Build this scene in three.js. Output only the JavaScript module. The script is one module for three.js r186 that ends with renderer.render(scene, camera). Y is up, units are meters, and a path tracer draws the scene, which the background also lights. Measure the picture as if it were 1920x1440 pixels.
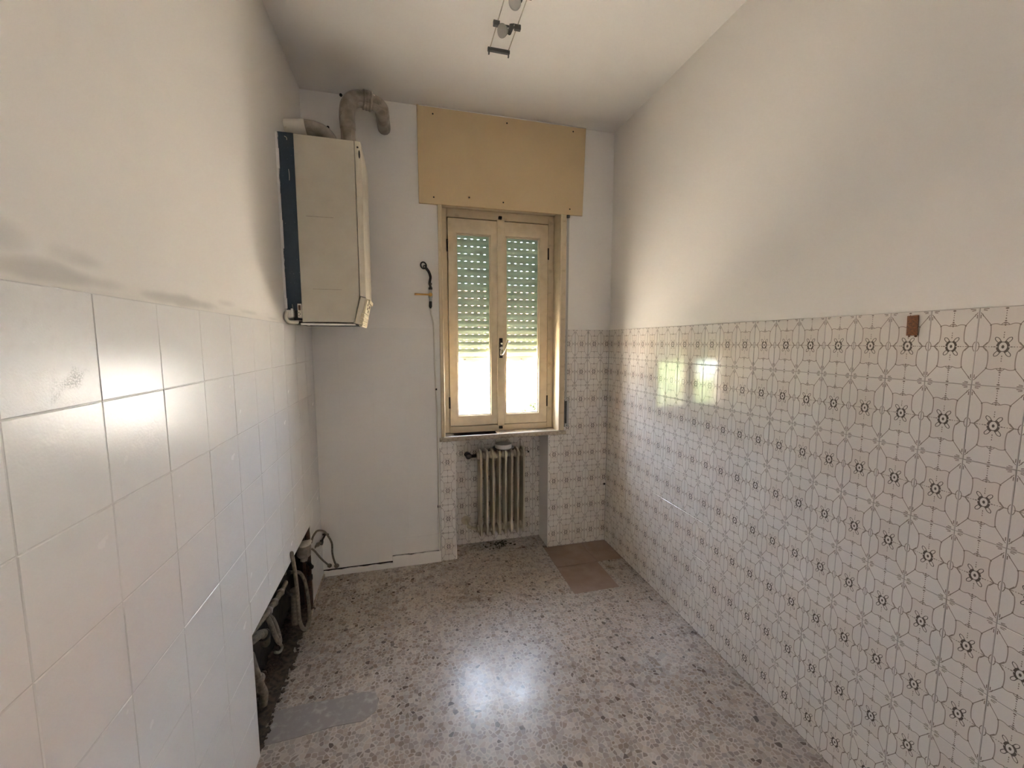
import * as THREE from 'three';
import { RoundedBoxGeometry } from 'three/addons/geometries/RoundedBoxGeometry.js';
import { mergeGeometries, mergeVertices } from 'three/addons/utils/BufferGeometryUtils.js';
import { ImprovedNoise } from 'three/addons/math/ImprovedNoise.js';

// ------------------------------------------------------------------ camera, sky, sun, exposure
const D2R = Math.PI / 180;
const scene = new THREE.Scene();
const camera = new THREE.PerspectiveCamera(86.71, 4 / 3, 0.02, 400);
camera.position.set(0.5548, 1.5102, 2.7191);
camera.rotation.set(-5.838 * D2R, -14.499 * D2R, 0.033 * D2R, 'YXZ');
const SKY = new THREE.Color().setRGB(0.71, 0.83, 1.04);
scene.background = SKY;
scene.backgroundIntensity = 11;
const sun = new THREE.DirectionalLight(new THREE.Color().setRGB(1.0, 0.95, 0.87), 150);
sun.position.set(-26, 35, 0);
sun.target.position.set(0, 0, -8);
sun.castShadow = true;
Object.assign(sun.shadow.camera, { left: -30, right: 30, top: 30, bottom: -30, near: 1, far: 120 });
sun.shadow.mapSize.set(2048, 2048);
scene.add(sun, sun.target);
const renderer = new THREE.WebGLRenderer({ antialias: true });
renderer.toneMapping = THREE.LinearToneMapping;
renderer.toneMappingExposure = 3.5;
renderer.shadowMap.enabled = true;

// ------------------------------------------------------------------ helpers
let seed = 7;
const rnd = () => { seed = (seed + 0x6d2b79f5) | 0; let t = Math.imul(seed ^ (seed >>> 15), 1 | seed); t = (t + Math.imul(t ^ (t >>> 7), 61 | t)) ^ t; return ((t ^ (t >>> 14)) >>> 0) / 4294967296; };
const rr = (a, b) => a + (b - a) * rnd();
const perlin = new ImprovedNoise();
const fbm = (x, y, z = 0, o = 4) => { let s = 0, a = 0.5; for (let i = 0; i < o; i++) { s += a * perlin.noise(x, y, z + i * 7.3); x *= 2.03; y *= 2.03; a *= 0.5; } return s; };
const clamp = (v, a = 0, b = 1) => Math.min(b, Math.max(a, v));
const smooth = (a, b, v) => { const t = clamp((v - a) / (b - a)); return t * t * (3 - 2 * t); };
const V = (a) => new THREE.Vector3(...a);
const names = new Map();
function numbered(n) { const k = names.get(n) || 0; names.set(n, k + 1); return k ? n + '_' + String(k).padStart(3, '0') : n; }
function clean(g) { // position, normal, uv only; non-indexed so that any two can be merged
  if (g.index) g = g.toNonIndexed();
  for (const k of Object.keys(g.attributes)) if (!['position', 'normal', 'uv'].includes(k)) g.deleteAttribute(k);
  if (!g.attributes.uv) g.setAttribute('uv', new THREE.BufferAttribute(new Float32Array(g.attributes.position.count * 2), 2));
  g.clearGroups?.();
  return g;
}
function metreUV(g) { // uv in metres on the face's main plane
  const p = g.attributes.position, n = g.attributes.normal, uv = new Float32Array(p.count * 2);
  for (let i = 0; i < p.count; i++) {
    const ax = Math.abs(n.getX(i)), ay = Math.abs(n.getY(i)), az = Math.abs(n.getZ(i));
    if (ax >= ay && ax >= az) { uv[i * 2] = p.getZ(i); uv[i * 2 + 1] = p.getY(i); }
    else if (ay >= az) { uv[i * 2] = p.getX(i); uv[i * 2 + 1] = p.getZ(i); }
    else { uv[i * 2] = p.getX(i); uv[i * 2 + 1] = p.getY(i); }
  }
  g.setAttribute('uv', new THREE.BufferAttribute(uv, 2));
  return g;
}
const joined = (list) => { const gs = list.flat(9).map(clean); return gs.length === 1 ? gs[0] : mergeGeometries(gs, false); };
function mk(name, geos, mat, parent, o = {}) {
  let g = joined([geos]);
  if (!o.keepUV) g = metreUV(g);
  const m = new THREE.Mesh(g, mat);
  m.name = numbered(name); m.castShadow = m.receiveShadow = true;
  if (o.label) m.userData.label = o.label;
  if (o.kind) m.userData.kind = o.kind;
  (parent || scene).add(m);
  return m;
}
function tag(o, label, category, group) { Object.assign(o.userData, { label, category }); if (group) o.userData.group = group; return o; }
function thing(name, label, category, pos = [0, 0, 0], group) {
  const o = new THREE.Group(); o.name = numbered(name); o.position.set(...pos); scene.add(o);
  return tag(o, label, category, group);
}
function struct(name) { const o = new THREE.Group(); o.name = numbered(name); o.userData.kind = 'structure'; scene.add(o); return o; }
// a box given by its limits, edges rounded by r
function bx(x0, x1, y0, y1, z0, z1, r = 0) {
  const w = x1 - x0, h = y1 - y0, d = z1 - z0; r = Math.min(r, w / 2.01, h / 2.01, d / 2.01);
  const g = r > 0 ? new RoundedBoxGeometry(w, h, d, 2, r) : new THREE.BoxGeometry(w, h, d);
  return g.translate((x0 + x1) / 2, (y0 + y1) / 2, (z0 + z1) / 2);
}
function cyl(a, b, r0, r1 = r0, seg = 20, open = false) { // from a to b
  const A = V(a), B = V(b), d = B.clone().sub(A);
  const g = new THREE.CylinderGeometry(r1, r0, d.length(), seg, 1, open);
  g.applyQuaternion(new THREE.Quaternion().setFromUnitVectors(new THREE.Vector3(0, 1, 0), d.clone().normalize()));
  return g.translate(...A.clone().add(B).multiplyScalar(0.5).toArray());
}
function lathe(profile, a, dir, seg = 28) { // profile: [radius, distance along dir]
  const g = new THREE.LatheGeometry(profile.map(([r, h]) => new THREE.Vector2(Math.max(r, 1e-5), h)), seg);
  g.applyQuaternion(new THREE.Quaternion().setFromUnitVectors(new THREE.Vector3(0, 1, 0), V(dir).normalize()));
  return g.translate(...a);
}
function tube(points, r, seg = 48, rad = 10, tension = 0.5) {
  const c = new THREE.CatmullRomCurve3(points.map(V), false, 'centripetal', tension);
  const caps = [points[0], points[points.length - 1]].map((p) => new THREE.SphereGeometry(r, rad, 6).translate(...p));
  return [new THREE.TubeGeometry(c, seg, r, rad, false), ...caps];
}
const shapeOf = (pts) => new THREE.Shape(pts.map((p) => new THREE.Vector2(...p)));

// ------------------------------------------------------------------ textures
function dataTex(w, h, fn, srgb = true, rep = 1) {
  const d = new Uint8Array(w * h * 4);
  for (let y = 0; y < h; y++) for (let x = 0; x < w; x++) { const c = fn(x / w, y / h, x, y), i = (y * w + x) * 4; d[i] = clamp(c[0]) * 255; d[i + 1] = clamp(c[1]) * 255; d[i + 2] = clamp(c[2]) * 255; d[i + 3] = 255; }
  const t = new THREE.DataTexture(d, w, h);
  if (srgb) t.colorSpace = THREE.SRGBColorSpace;
  t.wrapS = t.wrapT = THREE.RepeatWrapping; t.magFilter = THREE.LinearFilter; t.minFilter = THREE.LinearMipmapLinearFilter; t.generateMipmaps = true;
  t.repeat.set(rep, rep); t.needsUpdate = true;
  return t;
}
const grey = (v) => [v, v, v];
// noise that repeats over the unit square
const wrapNoise = (u, v, f, o = 4) => { const s = (a, b) => fbm(a * f, b * f, 3.1, o), A = s(u, v), B = s(u - 1, v), C = s(u, v - 1), E = s(u - 1, v - 1); return (A * (1 - u) + B * u) * (1 - v) + (C * (1 - u) + E * u) * v; };
const plasterBump = dataTex(512, 512, (u, v) => grey(0.5 + 0.5 * wrapNoise(u, v, 7, 3) + 0.25 * wrapNoise(u, v, 40, 3)), false, 1.25);
const satinBump = dataTex(512, 512, (u, v) => grey(0.5 + 0.45 * wrapNoise(u, v, 16, 2) + 0.35 * wrapNoise(u, v, 60, 2)), false, 3);
const grime = (a, b, f, lo, hi, rep) => dataTex(256, 256, (u, v) => { const k = smooth(lo, hi, wrapNoise(u, v, f, 5)); return [0, 1, 2].map((i) => a[i] + (b[i] - a[i]) * k); }, true, rep);

const M = {};
const mat = (name, o) => { const m = (o.transmission || o.specularIntensity || o.sheen ? new THREE.MeshPhysicalMaterial(o) : new THREE.MeshStandardMaterial(o)); m.name = name; M[name] = m; return m; };
const lin = (r, g, b) => new THREE.Color().setRGB(r, g, b);

// painted wall with scuffs and plaster patches; u and v run over the wall's own metres
const wallPaint = [0.935, 0.916, 0.888];
const leftStains = dataTex(1024, 512, (u, v) => { // 3.4 m along z, 1.4 m above the tiles
  const z = u * 3.4, y = v * 1.4, n = fbm(z * 3, y * 3, 1, 5), n2 = fbm(z * 9, y * 9, 5, 4);
  let k = 0;
  const spot = (cz, cy, rz, ry, a) => { const d = Math.hypot((z - cz) / rz, (y - cy) / ry) + n * 1.1 + n2 * 0.5; k = Math.max(k, a * smooth(1.1, 0.1, d)); };
  spot(1.96, 0.06, 0.05, 0.03, 0.35); spot(1.79, 0.055, 0.07, 0.022, 0.32); spot(1.85, 0.02, 0.3, 0.022, 0.5); spot(1.45, 0.015, 0.3, 0.018, 0.55); spot(1.2, 0.032, 0.1, 0.018, 0.3); spot(1.0, 0.018, 0.12, 0.014, 0.4); spot(0.72, 0.01, 0.12, 0.01, 0.4);
  k = Math.max(k, 0.16 * smooth(0.05, 0.0, y + n * 0.03));
  k *= 0.25; const m = 1 - k + n * 0.012;
  return [wallPaint[0] * m, wallPaint[1] * m, wallPaint[2] * m * (1 - k * 0.06)];
});
mat('plaster', { color: new THREE.Color().setRGB(...wallPaint, THREE.SRGBColorSpace), roughness: 0.92, bumpMap: plasterBump, bumpScale: 0.0012 });
mat('stainedPlaster', { map: leftStains, roughness: 0.92, bumpMap: plasterBump, bumpScale: 0.0012 });
mat('ceilingPaint', { color: new THREE.Color().setRGB(0.945, 0.927, 0.9, THREE.SRGBColorSpace), roughness: 0.95, bumpMap: plasterBump, bumpScale: 0.001 });
mat('cement', { map: grime([0.47, 0.43, 0.39], [0.3, 0.27, 0.24], 6, -0.2, 0.3, 2), roughness: 0.95, bumpMap: plasterBump, bumpScale: 0.004 });
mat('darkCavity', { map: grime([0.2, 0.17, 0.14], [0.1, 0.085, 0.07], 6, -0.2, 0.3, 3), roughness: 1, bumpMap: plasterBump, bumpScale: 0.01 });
mat('oldRubble', { map: grime([0.36, 0.31, 0.26], [0.2, 0.17, 0.14], 6, -0.2, 0.3, 9), roughness: 1 });
mat('grout', { color: lin(0.34, 0.3, 0.26), roughness: 0.95 });
mat('whiteGrout', { color: lin(0.68, 0.66, 0.62), roughness: 0.5 });
// painted-over tiles: a satin brush coat with a rubbed mark
const satinMap = dataTex(512, 512, (u, v) => { const n = wrapNoise(u, v, 5, 4); return [0.925 + n * 0.02, 0.915 + n * 0.02, 0.9 + n * 0.02]; }, true, 1.7);
const satinRough = dataTex(512, 512, (u, v) => grey(0.25 + 0.08 * wrapNoise(u, v, 8, 4)), false, 1.7);
mat('satinTile', { map: satinMap, roughness: 1, specularIntensity: 0.3, roughnessMap: satinRough, bumpMap: satinBump, bumpScale: 0.0005 });
const rubMap = dataTex(512, 512, (u, v) => { // one tile: a diagonal rubbed patch
  const a = -0.49, c = Math.cos(a), s = Math.sin(a), x = (u - 0.36) * c + (v - 0.2) * s, y = -(u - 0.36) * s + (v - 0.2) * c;
  const d = Math.hypot(x / 0.24, y / 0.1) + fbm(u * 6, v * 6, 2, 4) * 1.2, k = 0.3 * smooth(1, 0.2, d) * smooth(-0.25, 0.3, fbm(u * 60, v * 60, 4, 3) + 0.05) + 0.015 * smooth(0, 0.4, fbm(u * 9, v * 9, 8, 4));
  return [0.925 * (1 - k), 0.915 * (1 - k), 0.9 * (1 - k * 1.05)];
});
mat('rubbedTile', { map: rubMap, roughness: 1, roughnessMap: satinRough, specularIntensity: 0.3, bumpMap: satinBump, bumpScale: 0.0005 });
mat('whitePanel', { color: new THREE.Color().setRGB(0.915, 0.897, 0.87, THREE.SRGBColorSpace), roughness: 0.55, bumpMap: satinBump, bumpScale: 0.0006 });

// the printed wall tile: 10 x 20 cm
function tilePrint(base, tint) {
  const W = 512, H = 1024, c = document.createElement('canvas'); c.width = W; c.height = H;
  const g = c.getContext('2d'); g.fillStyle = base; g.fillRect(0, 0, W, H);
  g.scale(5.12, 5.12); g.lineCap = 'round'; g.lineJoin = 'round';
  const line = '#9b8e82', dark = '#625850', mid = '#877a6f';
  const cell = () => { g.beginPath(); g.moveTo(24, 44); g.quadraticCurveTo(32, 40, 38, 43); g.quadraticCurveTo(45, 47, 50, 43); g.quadraticCurveTo(55, 47, 62, 43); g.quadraticCurveTo(68, 40, 76, 44); g.quadraticCurveTo(73, 66, 76, 86); g.quadraticCurveTo(79, 94, 87, 100); g.quadraticCurveTo(79, 106, 76, 114); g.quadraticCurveTo(73, 134, 76, 156); g.quadraticCurveTo(68, 160, 62, 157); g.quadraticCurveTo(55, 153, 50, 157); g.quadraticCurveTo(45, 153, 38, 157); g.quadraticCurveTo(32, 160, 24, 156); g.quadraticCurveTo(27, 134, 24, 114); g.quadraticCurveTo(21, 106, 13, 100); g.quadraticCurveTo(21, 94, 24, 86); g.quadraticCurveTo(27, 66, 24, 44); g.closePath(); };
  cell(); g.fillStyle = tint; g.fill(); g.strokeStyle = line; g.lineWidth = 2.0; g.stroke();
  g.strokeStyle = mid; g.lineWidth = 1.6;
  for (const [sx, sy] of [[1, 1], [-1, 1], [1, -1], [-1, -1]]) {
    g.save(); g.translate(50, 100); g.scale(sx, sy);
    g.lineWidth = 1.5; g.beginPath(); g.moveTo(-26, -56); g.lineTo(-47, -88); g.stroke();
    g.beginPath(); g.arc(-26, -55, 1.9, 0, 7); g.fillStyle = mid; g.fill();
    // corner strokes
    g.lineWidth = 1.9; g.strokeStyle = mid;
    for (const [a, b, p, q] of [[-46.5, -82, -46.5, -74], [-43.5, -84, -42, -79], [-42, -97, -33, -97.4], [-42, -94, -36, -93]]) { g.beginPath(); g.moveTo(a, b); g.lineTo(p, q); g.stroke(); }
    // curled leaf by the ring
    g.lineWidth = 1.5; g.strokeStyle = dark; g.beginPath(); g.moveTo(-4, -13); g.quadraticCurveTo(-8, -25, -14, -24); g.quadraticCurveTo(-17, -20, -12, -14); g.quadraticCurveTo(-10, -11, -8, -10); g.stroke();
    // bracket round the ring
    g.lineWidth = 4; g.beginPath(); g.ellipse(0, 0, 10.2, 14.5, 0, Math.PI * 1.06, Math.PI * 1.36); g.stroke();
    // side ornament on the joint
    g.lineWidth = 1.5; g.strokeStyle = mid; g.beginPath(); g.moveTo(-47.5, -12); g.quadraticCurveTo(-43.5, -6, -44, 0); g.stroke();
    g.beginPath(); g.moveTo(-37, 0); g.quadraticCurveTo(-33, -5, -29, -11); g.stroke();
    g.restore();
  }
  g.fillStyle = base; g.beginPath(); g.ellipse(50, 100, 8.2, 12, 0, 0, 7); g.fill(); g.lineWidth = 1.8; g.strokeStyle = dark; g.stroke();
  g.fillStyle = dark; g.beginPath(); g.ellipse(50, 100, 2.6, 4.2, 0, 0, 7); g.fill();
  const dot = (x, y, r, q = r, f = mid) => { g.fillStyle = f; g.beginPath(); g.ellipse(x, y, r, q, 0, 0, 7); g.fill(); };
  for (const s of [-1, 1]) {
    for (const [d, r, q] of [[24, 1.0, 2.4], [30, 1.2, 1.4], [36, 0.9, 2]]) dot(50, 100 + s * d, r, q);
    for (const [d, r, q] of [[15, 2.6, 1.3], [20, 1.6, 1.1], [25, 1.2, 1]]) dot(50 + s * d, 100, r, q);
    g.lineWidth = 1.6; g.strokeStyle = mid; g.beginPath(); g.moveTo(50 + s * 29, 100); g.lineTo(50 + s * 45, 100); g.stroke();
    for (const [d, r, q] of [[39, 3.4, 1.2], [43, 1.6, 1.3], [33, 1.6, 1]]) dot(50 + s * d, 100, r, q);
    for (const [d, r, q] of [[96, 3.2, 2], [90, 1.2, 1.7], [84, 0.9, 1.6], [78, 0.9, 1.6], [71, 1.3, 1.9], [65, 2.2, 1.8], [60, 3.8, 1.6], [54, 1.6, 1.8]]) dot(50, 100 + s * d, r, q);
    g.strokeStyle = mid; g.lineWidth = 1.4; g.beginPath(); g.moveTo(43, 100 + s * 56); g.quadraticCurveTo(50, 100 + s * 66, 57, 100 + s * 56); g.stroke();
  }
  const t = new THREE.CanvasTexture(c); t.colorSpace = THREE.SRGBColorSpace; t.magFilter = THREE.LinearFilter; t.anisotropy = 8;
  return t;
}
const printA = tilePrint('#e2dbd3', '#dfd6cd'), printB = tilePrint('#dfd7cf', '#dcd2c8');
const glaze = (name, map, k) => mat(name, { map, color: lin(k, k, k), roughness: 0.05, bumpMap: satinBump, bumpScale: 0.00005 });
const PRINTED = [glaze('printedTile', printA, 1), glaze('printedTileB', printB, 1), glaze('printedTileC', printA, 0.95)];

// terrazzo: angular marble chips in a pale cement; 2 x 2 m
const TERR = 2048, CELL = 0.0182, NC = Math.round(2 / CELL);
const cellPts = []; for (let i = 0; i < NC * NC; i++) { const t = rnd(), s = rnd(); cellPts.push({ x: rr(0.05, 0.95), y: rr(0.05, 0.95), w: rr(-0.05, 0.24), tone: t < 0.32 ? 0 : t < 0.74 ? 1 : t < 0.975 ? 2 : 3, v: rr(-1, 1), hue: s }); }
const chipTone = [[0.74, 0.7, 0.665], [0.675, 0.63, 0.595], [0.6, 0.55, 0.515], [0.42, 0.37, 0.34]];
const terrMap = dataTex(TERR, TERR, (u, v) => {
  const wx = fbm(u * 90, v * 90, 9, 2) * 0.3, wy = fbm(u * 90, v * 90, 19, 2) * 0.3;
  const gx = u * NC + wx, gy = v * NC + wy, ix = Math.floor(gx), iy = Math.floor(gy);
  let d1 = 9, d2 = 9, best = null;
  for (let j = -1; j <= 1; j++) for (let i = -1; i <= 1; i++) {
    const p = cellPts[((iy + j + NC) % NC) * NC + ((ix + i + NC) % NC)], dx = ix + i + p.x - gx, dy = iy + j + p.y - gy, d = Math.hypot(dx, dy);
    if (d < d1) { d2 = d1; d1 = d; best = p; } else if (d < d2) d2 = d;
  }
  const edge = d2 - d1, k = smooth(best.w, best.w + 0.09, edge), f = fbm(u * 260, v * 260, 2, 2) * 0.07, big = fbm(u * 3, v * 3, 6, 3) * 0.05;
  const m = [0.8 + f + big, 0.765 + f + big, 0.735 + f + big], c = chipTone[best.tone];
  return [0, 1, 2].map((q) => m[q] + (c[q] + best.v * 0.035 + (q - 1) * (best.hue - 0.5) * 0.03 + big * 0.6 - m[q]) * k);
}, true, 0.5);
const floorRough = dataTex(1024, 1024, (u, v) => grey(clamp(0.3 + 0.42 * wrapNoise(u, v, 4, 5) + 0.16 * wrapNoise(u, v, 30, 3), 0.16, 0.8)), false, 0.5);
const floorBump = dataTex(512, 512, (u, v) => grey(0.5 + 0.5 * wrapNoise(u, v, 24, 3)), false, 1.5);
mat('terrazzo', { map: terrMap, color: lin(0.86, 0.835, 0.81), roughness: 1, roughnessMap: floorRough, bumpMap: floorBump, bumpScale: 0.0006 });
mat('terracotta', { map: grime([0.62, 0.54, 0.485], [0.56, 0.465, 0.41], 4, -0.35, 0.35, 3), roughness: 0.55 });
mat('screed', { map: grime([0.6, 0.575, 0.555], [0.74, 0.715, 0.69], 7, -0.05, 0.45, 5), roughness: 0.85, bumpMap: plasterBump, bumpScale: 0.002 });

// joinery, metals, plastics
mat('creamWood', { map: grime([0.86, 0.79, 0.67], [0.82, 0.745, 0.62], 6, -0.2, 0.4, 3), roughness: 0.5, bumpMap: satinBump, bumpScale: 0.0003 });
mat('dirtyWood', { map: grime([0.81, 0.74, 0.62], [0.66, 0.58, 0.47], 6, 0.05, 0.5, 3), roughness: 0.6, bumpMap: satinBump, bumpScale: 0.0004 });
mat('hardboard', { map: grime([0.84, 0.745, 0.59], [0.825, 0.725, 0.57], 5, -0.3, 0.4, 1), roughness: 0.75, bumpMap: plasterBump, bumpScale: 0.0004 });
mat('sillStone', { map: grime([0.72, 0.66, 0.58], [0.45, 0.38, 0.31], 9, -0.1, 0.4, 4), roughness: 0.45 });
mat('glass', { color: 0xffffff, roughness: 0.0, transmission: 1, thickness: 0, ior: 1.45 });
mat('shutterPlastic', { color: lin(0.5, 0.62, 0.5), roughness: 0.95, transmission: 0.045, thickness: 0 });
mat('steel', { color: lin(0.42, 0.4, 0.38), metalness: 0.35, roughness: 0.35 });
mat('brightSteel', { color: lin(0.72, 0.7, 0.66), metalness: 1, roughness: 0.22 });
mat('darkMetal', { map: grime([0.26, 0.23, 0.2], [0.13, 0.11, 0.1], 8, -0.2, 0.3, 8), metalness: 0.4, roughness: 0.6 });
mat('rust', { map: grime([0.34, 0.24, 0.17], [0.2, 0.14, 0.1], 8, -0.2, 0.3, 10), roughness: 0.85 });
mat('blackPlastic', { color: lin(0.018, 0.018, 0.018), roughness: 0.45 });
mat('blackRubber', { color: lin(0.03, 0.027, 0.025), roughness: 0.8 });
mat('creamEnamel', { map: grime([0.76, 0.73, 0.66], [0.73, 0.695, 0.62], 5, -0.2, 0.4, 2), roughness: 0.42 });
mat('frontEnamel', { map: grime([0.83, 0.79, 0.71], [0.78, 0.73, 0.65], 5, -0.2, 0.4, 3), roughness: 0.45 });
mat('radiatorEnamel', { map: grime([0.76, 0.71, 0.63], [0.7, 0.64, 0.55], 4, 0.0, 0.5, 1.3), roughness: 0.5 });
mat('creamPlastic', { color: lin(0.72, 0.62, 0.42), roughness: 0.5 });
mat('whitePlastic', { color: lin(0.74, 0.72, 0.68), roughness: 0.4 });
mat('greyPlastic', { color: lin(0.42, 0.4, 0.37), roughness: 0.55 });
mat('flueMetal', { map: grime([0.63, 0.59, 0.545], [0.45, 0.415, 0.375], 7, -0.25, 0.3, 2.5), metalness: 0.15, roughness: 0.5, bumpMap: plasterBump, bumpScale: 0.0006 });
mat('splashedPipe', { map: grime([0.55, 0.51, 0.45], [0.34, 0.3, 0.25], 7, -0.25, 0.35, 9), roughness: 0.7 });
mat('whitePipe', { map: grime([0.84, 0.81, 0.76], [0.7, 0.64, 0.56], 7, 0.1, 0.5, 6), roughness: 0.5 });
mat('brass', { color: lin(0.6, 0.42, 0.16), metalness: 0.6, roughness: 0.4 });
mat('amberPlastic', { color: lin(0.62, 0.33, 0.07), roughness: 0.45 });
mat('brownGlue', { map: grime([0.5, 0.31, 0.14], [0.3, 0.17, 0.07], 8, -0.25, 0.3, 30), roughness: 0.5 });
mat('lampGlass', { color: lin(0.5, 0.48, 0.44), roughness: 0.18, metalness: 0.2, bumpMap: satinBump, bumpScale: 0.002 });
mat('moss', { color: lin(0.05, 0.045, 0.025), roughness: 1 });
// dark back of the boiler with ragged wall paint along one edge
const navyMap = dataTex(128, 1024, (u, v) => { const e = 0.05 + 0.09 * (fbm(v * 26, 1, 3, 4) + 0.25), k = u < e ? 1 : (fbm(u * 9, v * 90, 7, 3) > 0.4 ? 0.5 : 0), n = fbm(u * 5, v * 40, 11, 3) * 0.025; const a = [0.17 + n, 0.225 + n, 0.27 + n], b = [0.8, 0.77, 0.74]; return a.map((q, i) => q + (b[i] - q) * k); });
mat('navySheet', { map: navyMap, roughness: 0.65 });

// ------------------------------------------------------------------ room
const W = 1.9907, H = 2.96, ZF = 4.4, TH = 1.6, TT = 0.007;   // width, height, depth, tiled height, tile thickness
const CAV = { z0: 0.28, z1: 1.186, y1: 0.474 };

// floor
const floor = struct('floor');
mk('floor_slab', [bx(-0.13, W + 0.3, -0.2, -0.012, -0.3, ZF + 0.2)], M.cement, floor);
{
  const xs = []; for (let x = 1.8; x > -0.05; x -= 0.3) xs.push(x); xs.unshift(2.1); xs.push(-0.13);
  const zs = []; for (let z = -0.325; z < ZF; z += 0.3) zs.push(z);
  const slabTile = (a, b, c, d, m, name) => mk(name, [bx(a + 0.0001, b - 0.0001, -0.012, 0, c + 0.0001, d - 0.0001)], m, floor);
  for (let i = 0; i + 1 < xs.length; i++) for (let j = 0; j + 1 < zs.length; j++) {
    let a = xs[i + 1], b = xs[i], c = zs[j], d = zs[j + 1];
    const terra = (i === 1 && (j === 1 || j === 2)) || (i === 0 && j === 1);
    a = Math.max(a, -0.13); b = Math.min(b, W); d = Math.min(d, ZF);
    if (c < 0 && d > 0.1) { if (!terra && b > 0.86 && a < 1.53) c = -0.025; else c = 0; }
    if (j === 0) { c = -0.2; d = -0.025; a = Math.max(a, 0.858); b = Math.min(b, 1.53); }
    if (terra && j === 1 && i === 1) c = 0;
    if (b - a < 0.02 || d - c < 0.01) continue;
    slabTile(a + (terra ? 0.0009 : 0), b - (terra ? 0.0009 : 0), c + (terra ? 0.0009 : 0), d - (terra ? 0.0009 : 0), terra ? M.terracotta : M.terrazzo, terra ? 'terracotta_tile' : 'terrazzo_tile');
  }
  // grey cement strip left by a removed partition, feathered at its ends
  const s = shapeOf([[0.0, 1.0], [0.1, 0.993], [0.22, 0.998], [0.33, 0.99], [0.385, 1.004], [0.402, 1.05], [0.392, 1.1], [0.35, 1.132], [0.24, 1.127], [0.12, 1.14], [0.0, 1.145]]);
  const g = new THREE.ExtrudeGeometry(s, { depth: 0.0016, bevelEnabled: true, bevelSize: 0.002, bevelThickness: 0.0006, bevelSegments: 1 }).rotateX(Math.PI / 2).translate(0, 0.0016, 0);
  mk('cement_patch', [g], M.screed, floor, { label: 'grey cement patch' });
}

// ceiling
const ceiling = struct('ceiling');
mk('ceiling_slab', [bx(-0.3, W + 0.3, H, H + 0.2, -0.3, ZF + 0.2)], M.ceilingPaint, ceiling);

// a tile facing +z, lower left corner at the origin; uv over the full tile (u0..u1, v0..v1)
const tileCache = new Map();
function tileGeo(w, h, uv, bevel = 0.0012, d = TT) {
  const key = [w, h, ...uv, bevel, d].map((v) => v.toFixed(4)).join();
  if (tileCache.has(key)) return tileCache.get(key);
  const b = bevel, P = [], N = [], U = [], o = [[0, 0], [w, 0], [w, h], [0, h]], q = [[b, b], [w - b, b], [w - b, h - b], [b, h - b]];
  const put = (p) => { P.push(...p); U.push(uv[0] + (uv[1] - uv[0]) * p[0] / w, uv[2] + (uv[3] - uv[2]) * p[1] / h); };
  const quad = (A, B, C, E, n) => { for (const p of [A, B, C, A, C, E]) { put(p); N.push(...n); } };
  const f = q.map(([x, y]) => [x, y, d]), s = o.map(([x, y]) => [x, y, d - b * 0.7]), r = o.map(([x, y]) => [x, y, 0]);
  quad(f[0], f[1], f[2], f[3], [0, 0, 1]);
  const dirs = [[0, -1], [1, 0], [0, 1], [-1, 0]];
  for (let i = 0; i < 4; i++) { const j = (i + 1) % 4, n = dirs[i]; quad(s[i], s[j], f[j], f[i], [n[0] * 0.57, n[1] * 0.57, 0.82]); quad(r[i], r[j], s[j], s[i], [n[0], n[1], 0]); }
  const g = new THREE.BufferGeometry();
  g.setAttribute('position', new THREE.Float32BufferAttribute(P, 3)); g.setAttribute('normal', new THREE.Float32BufferAttribute(N, 3)); g.setAttribute('uv', new THREE.Float32BufferAttribute(U, 2));
  tileCache.set(key, g); return g;
}
function placeTile(g, m, parent, origin, turn, name = 'tile') {
  const t = new THREE.Mesh(g, m); t.name = numbered(name); t.castShadow = t.receiveShadow = true;
  t.position.set(...origin); t.rotation.y = turn; parent.add(t); return t;
}
const J = 0.0009; // half a joint

// right wall: printed tiles, 10 x 20 cm, face at x = W
const wallRight = struct('wall_right');
mk('plaster', [bx(W + 0.0045, W + 0.3, 0, H, -0.3, ZF + 0.2), bx(W, W + 0.006, 0, TH, 2.995, ZF)], M.plaster, wallRight);
mk('grout', [bx(W + 0.0012, W + 0.0045, 0, TH, 0, 2.99)], M.grout, wallRight);
for (let r = 0; r < 8; r++) for (let k = -1; k < 29; k++) {
  const z0 = 0.0914 + 0.1 * k, z1 = z0 + 0.1, a = Math.max(z0, 0.0) + J, b = z1 - J;
  // facing -x: local x runs along +z, so u grows with z
  const g = tileGeo(b - a, 0.2 - 2 * J, [(a - z0) / 0.1, (b - z0) / 0.1, 0, 1]);
  placeTile(g, PRINTED[(k * 7 + r * 5 + ((k * r) % 3) + 90) % 3], wallRight, [W + TT + 0.0 + rr(-0.0004, 0.0002), TH - 0.2 * (r + 1) + J, b], Math.PI / 2 * -1).rotation.y = -Math.PI / 2;
}
// after turning by -90 degrees local +x points to +z and local +z to -x
for (const t of wallRight.children) if (t.name.startsWith('tile')) { const w = t.geometry.boundingBox || (t.geometry.computeBoundingBox(), t.geometry.boundingBox); t.position.z -= w.max.x; }

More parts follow.
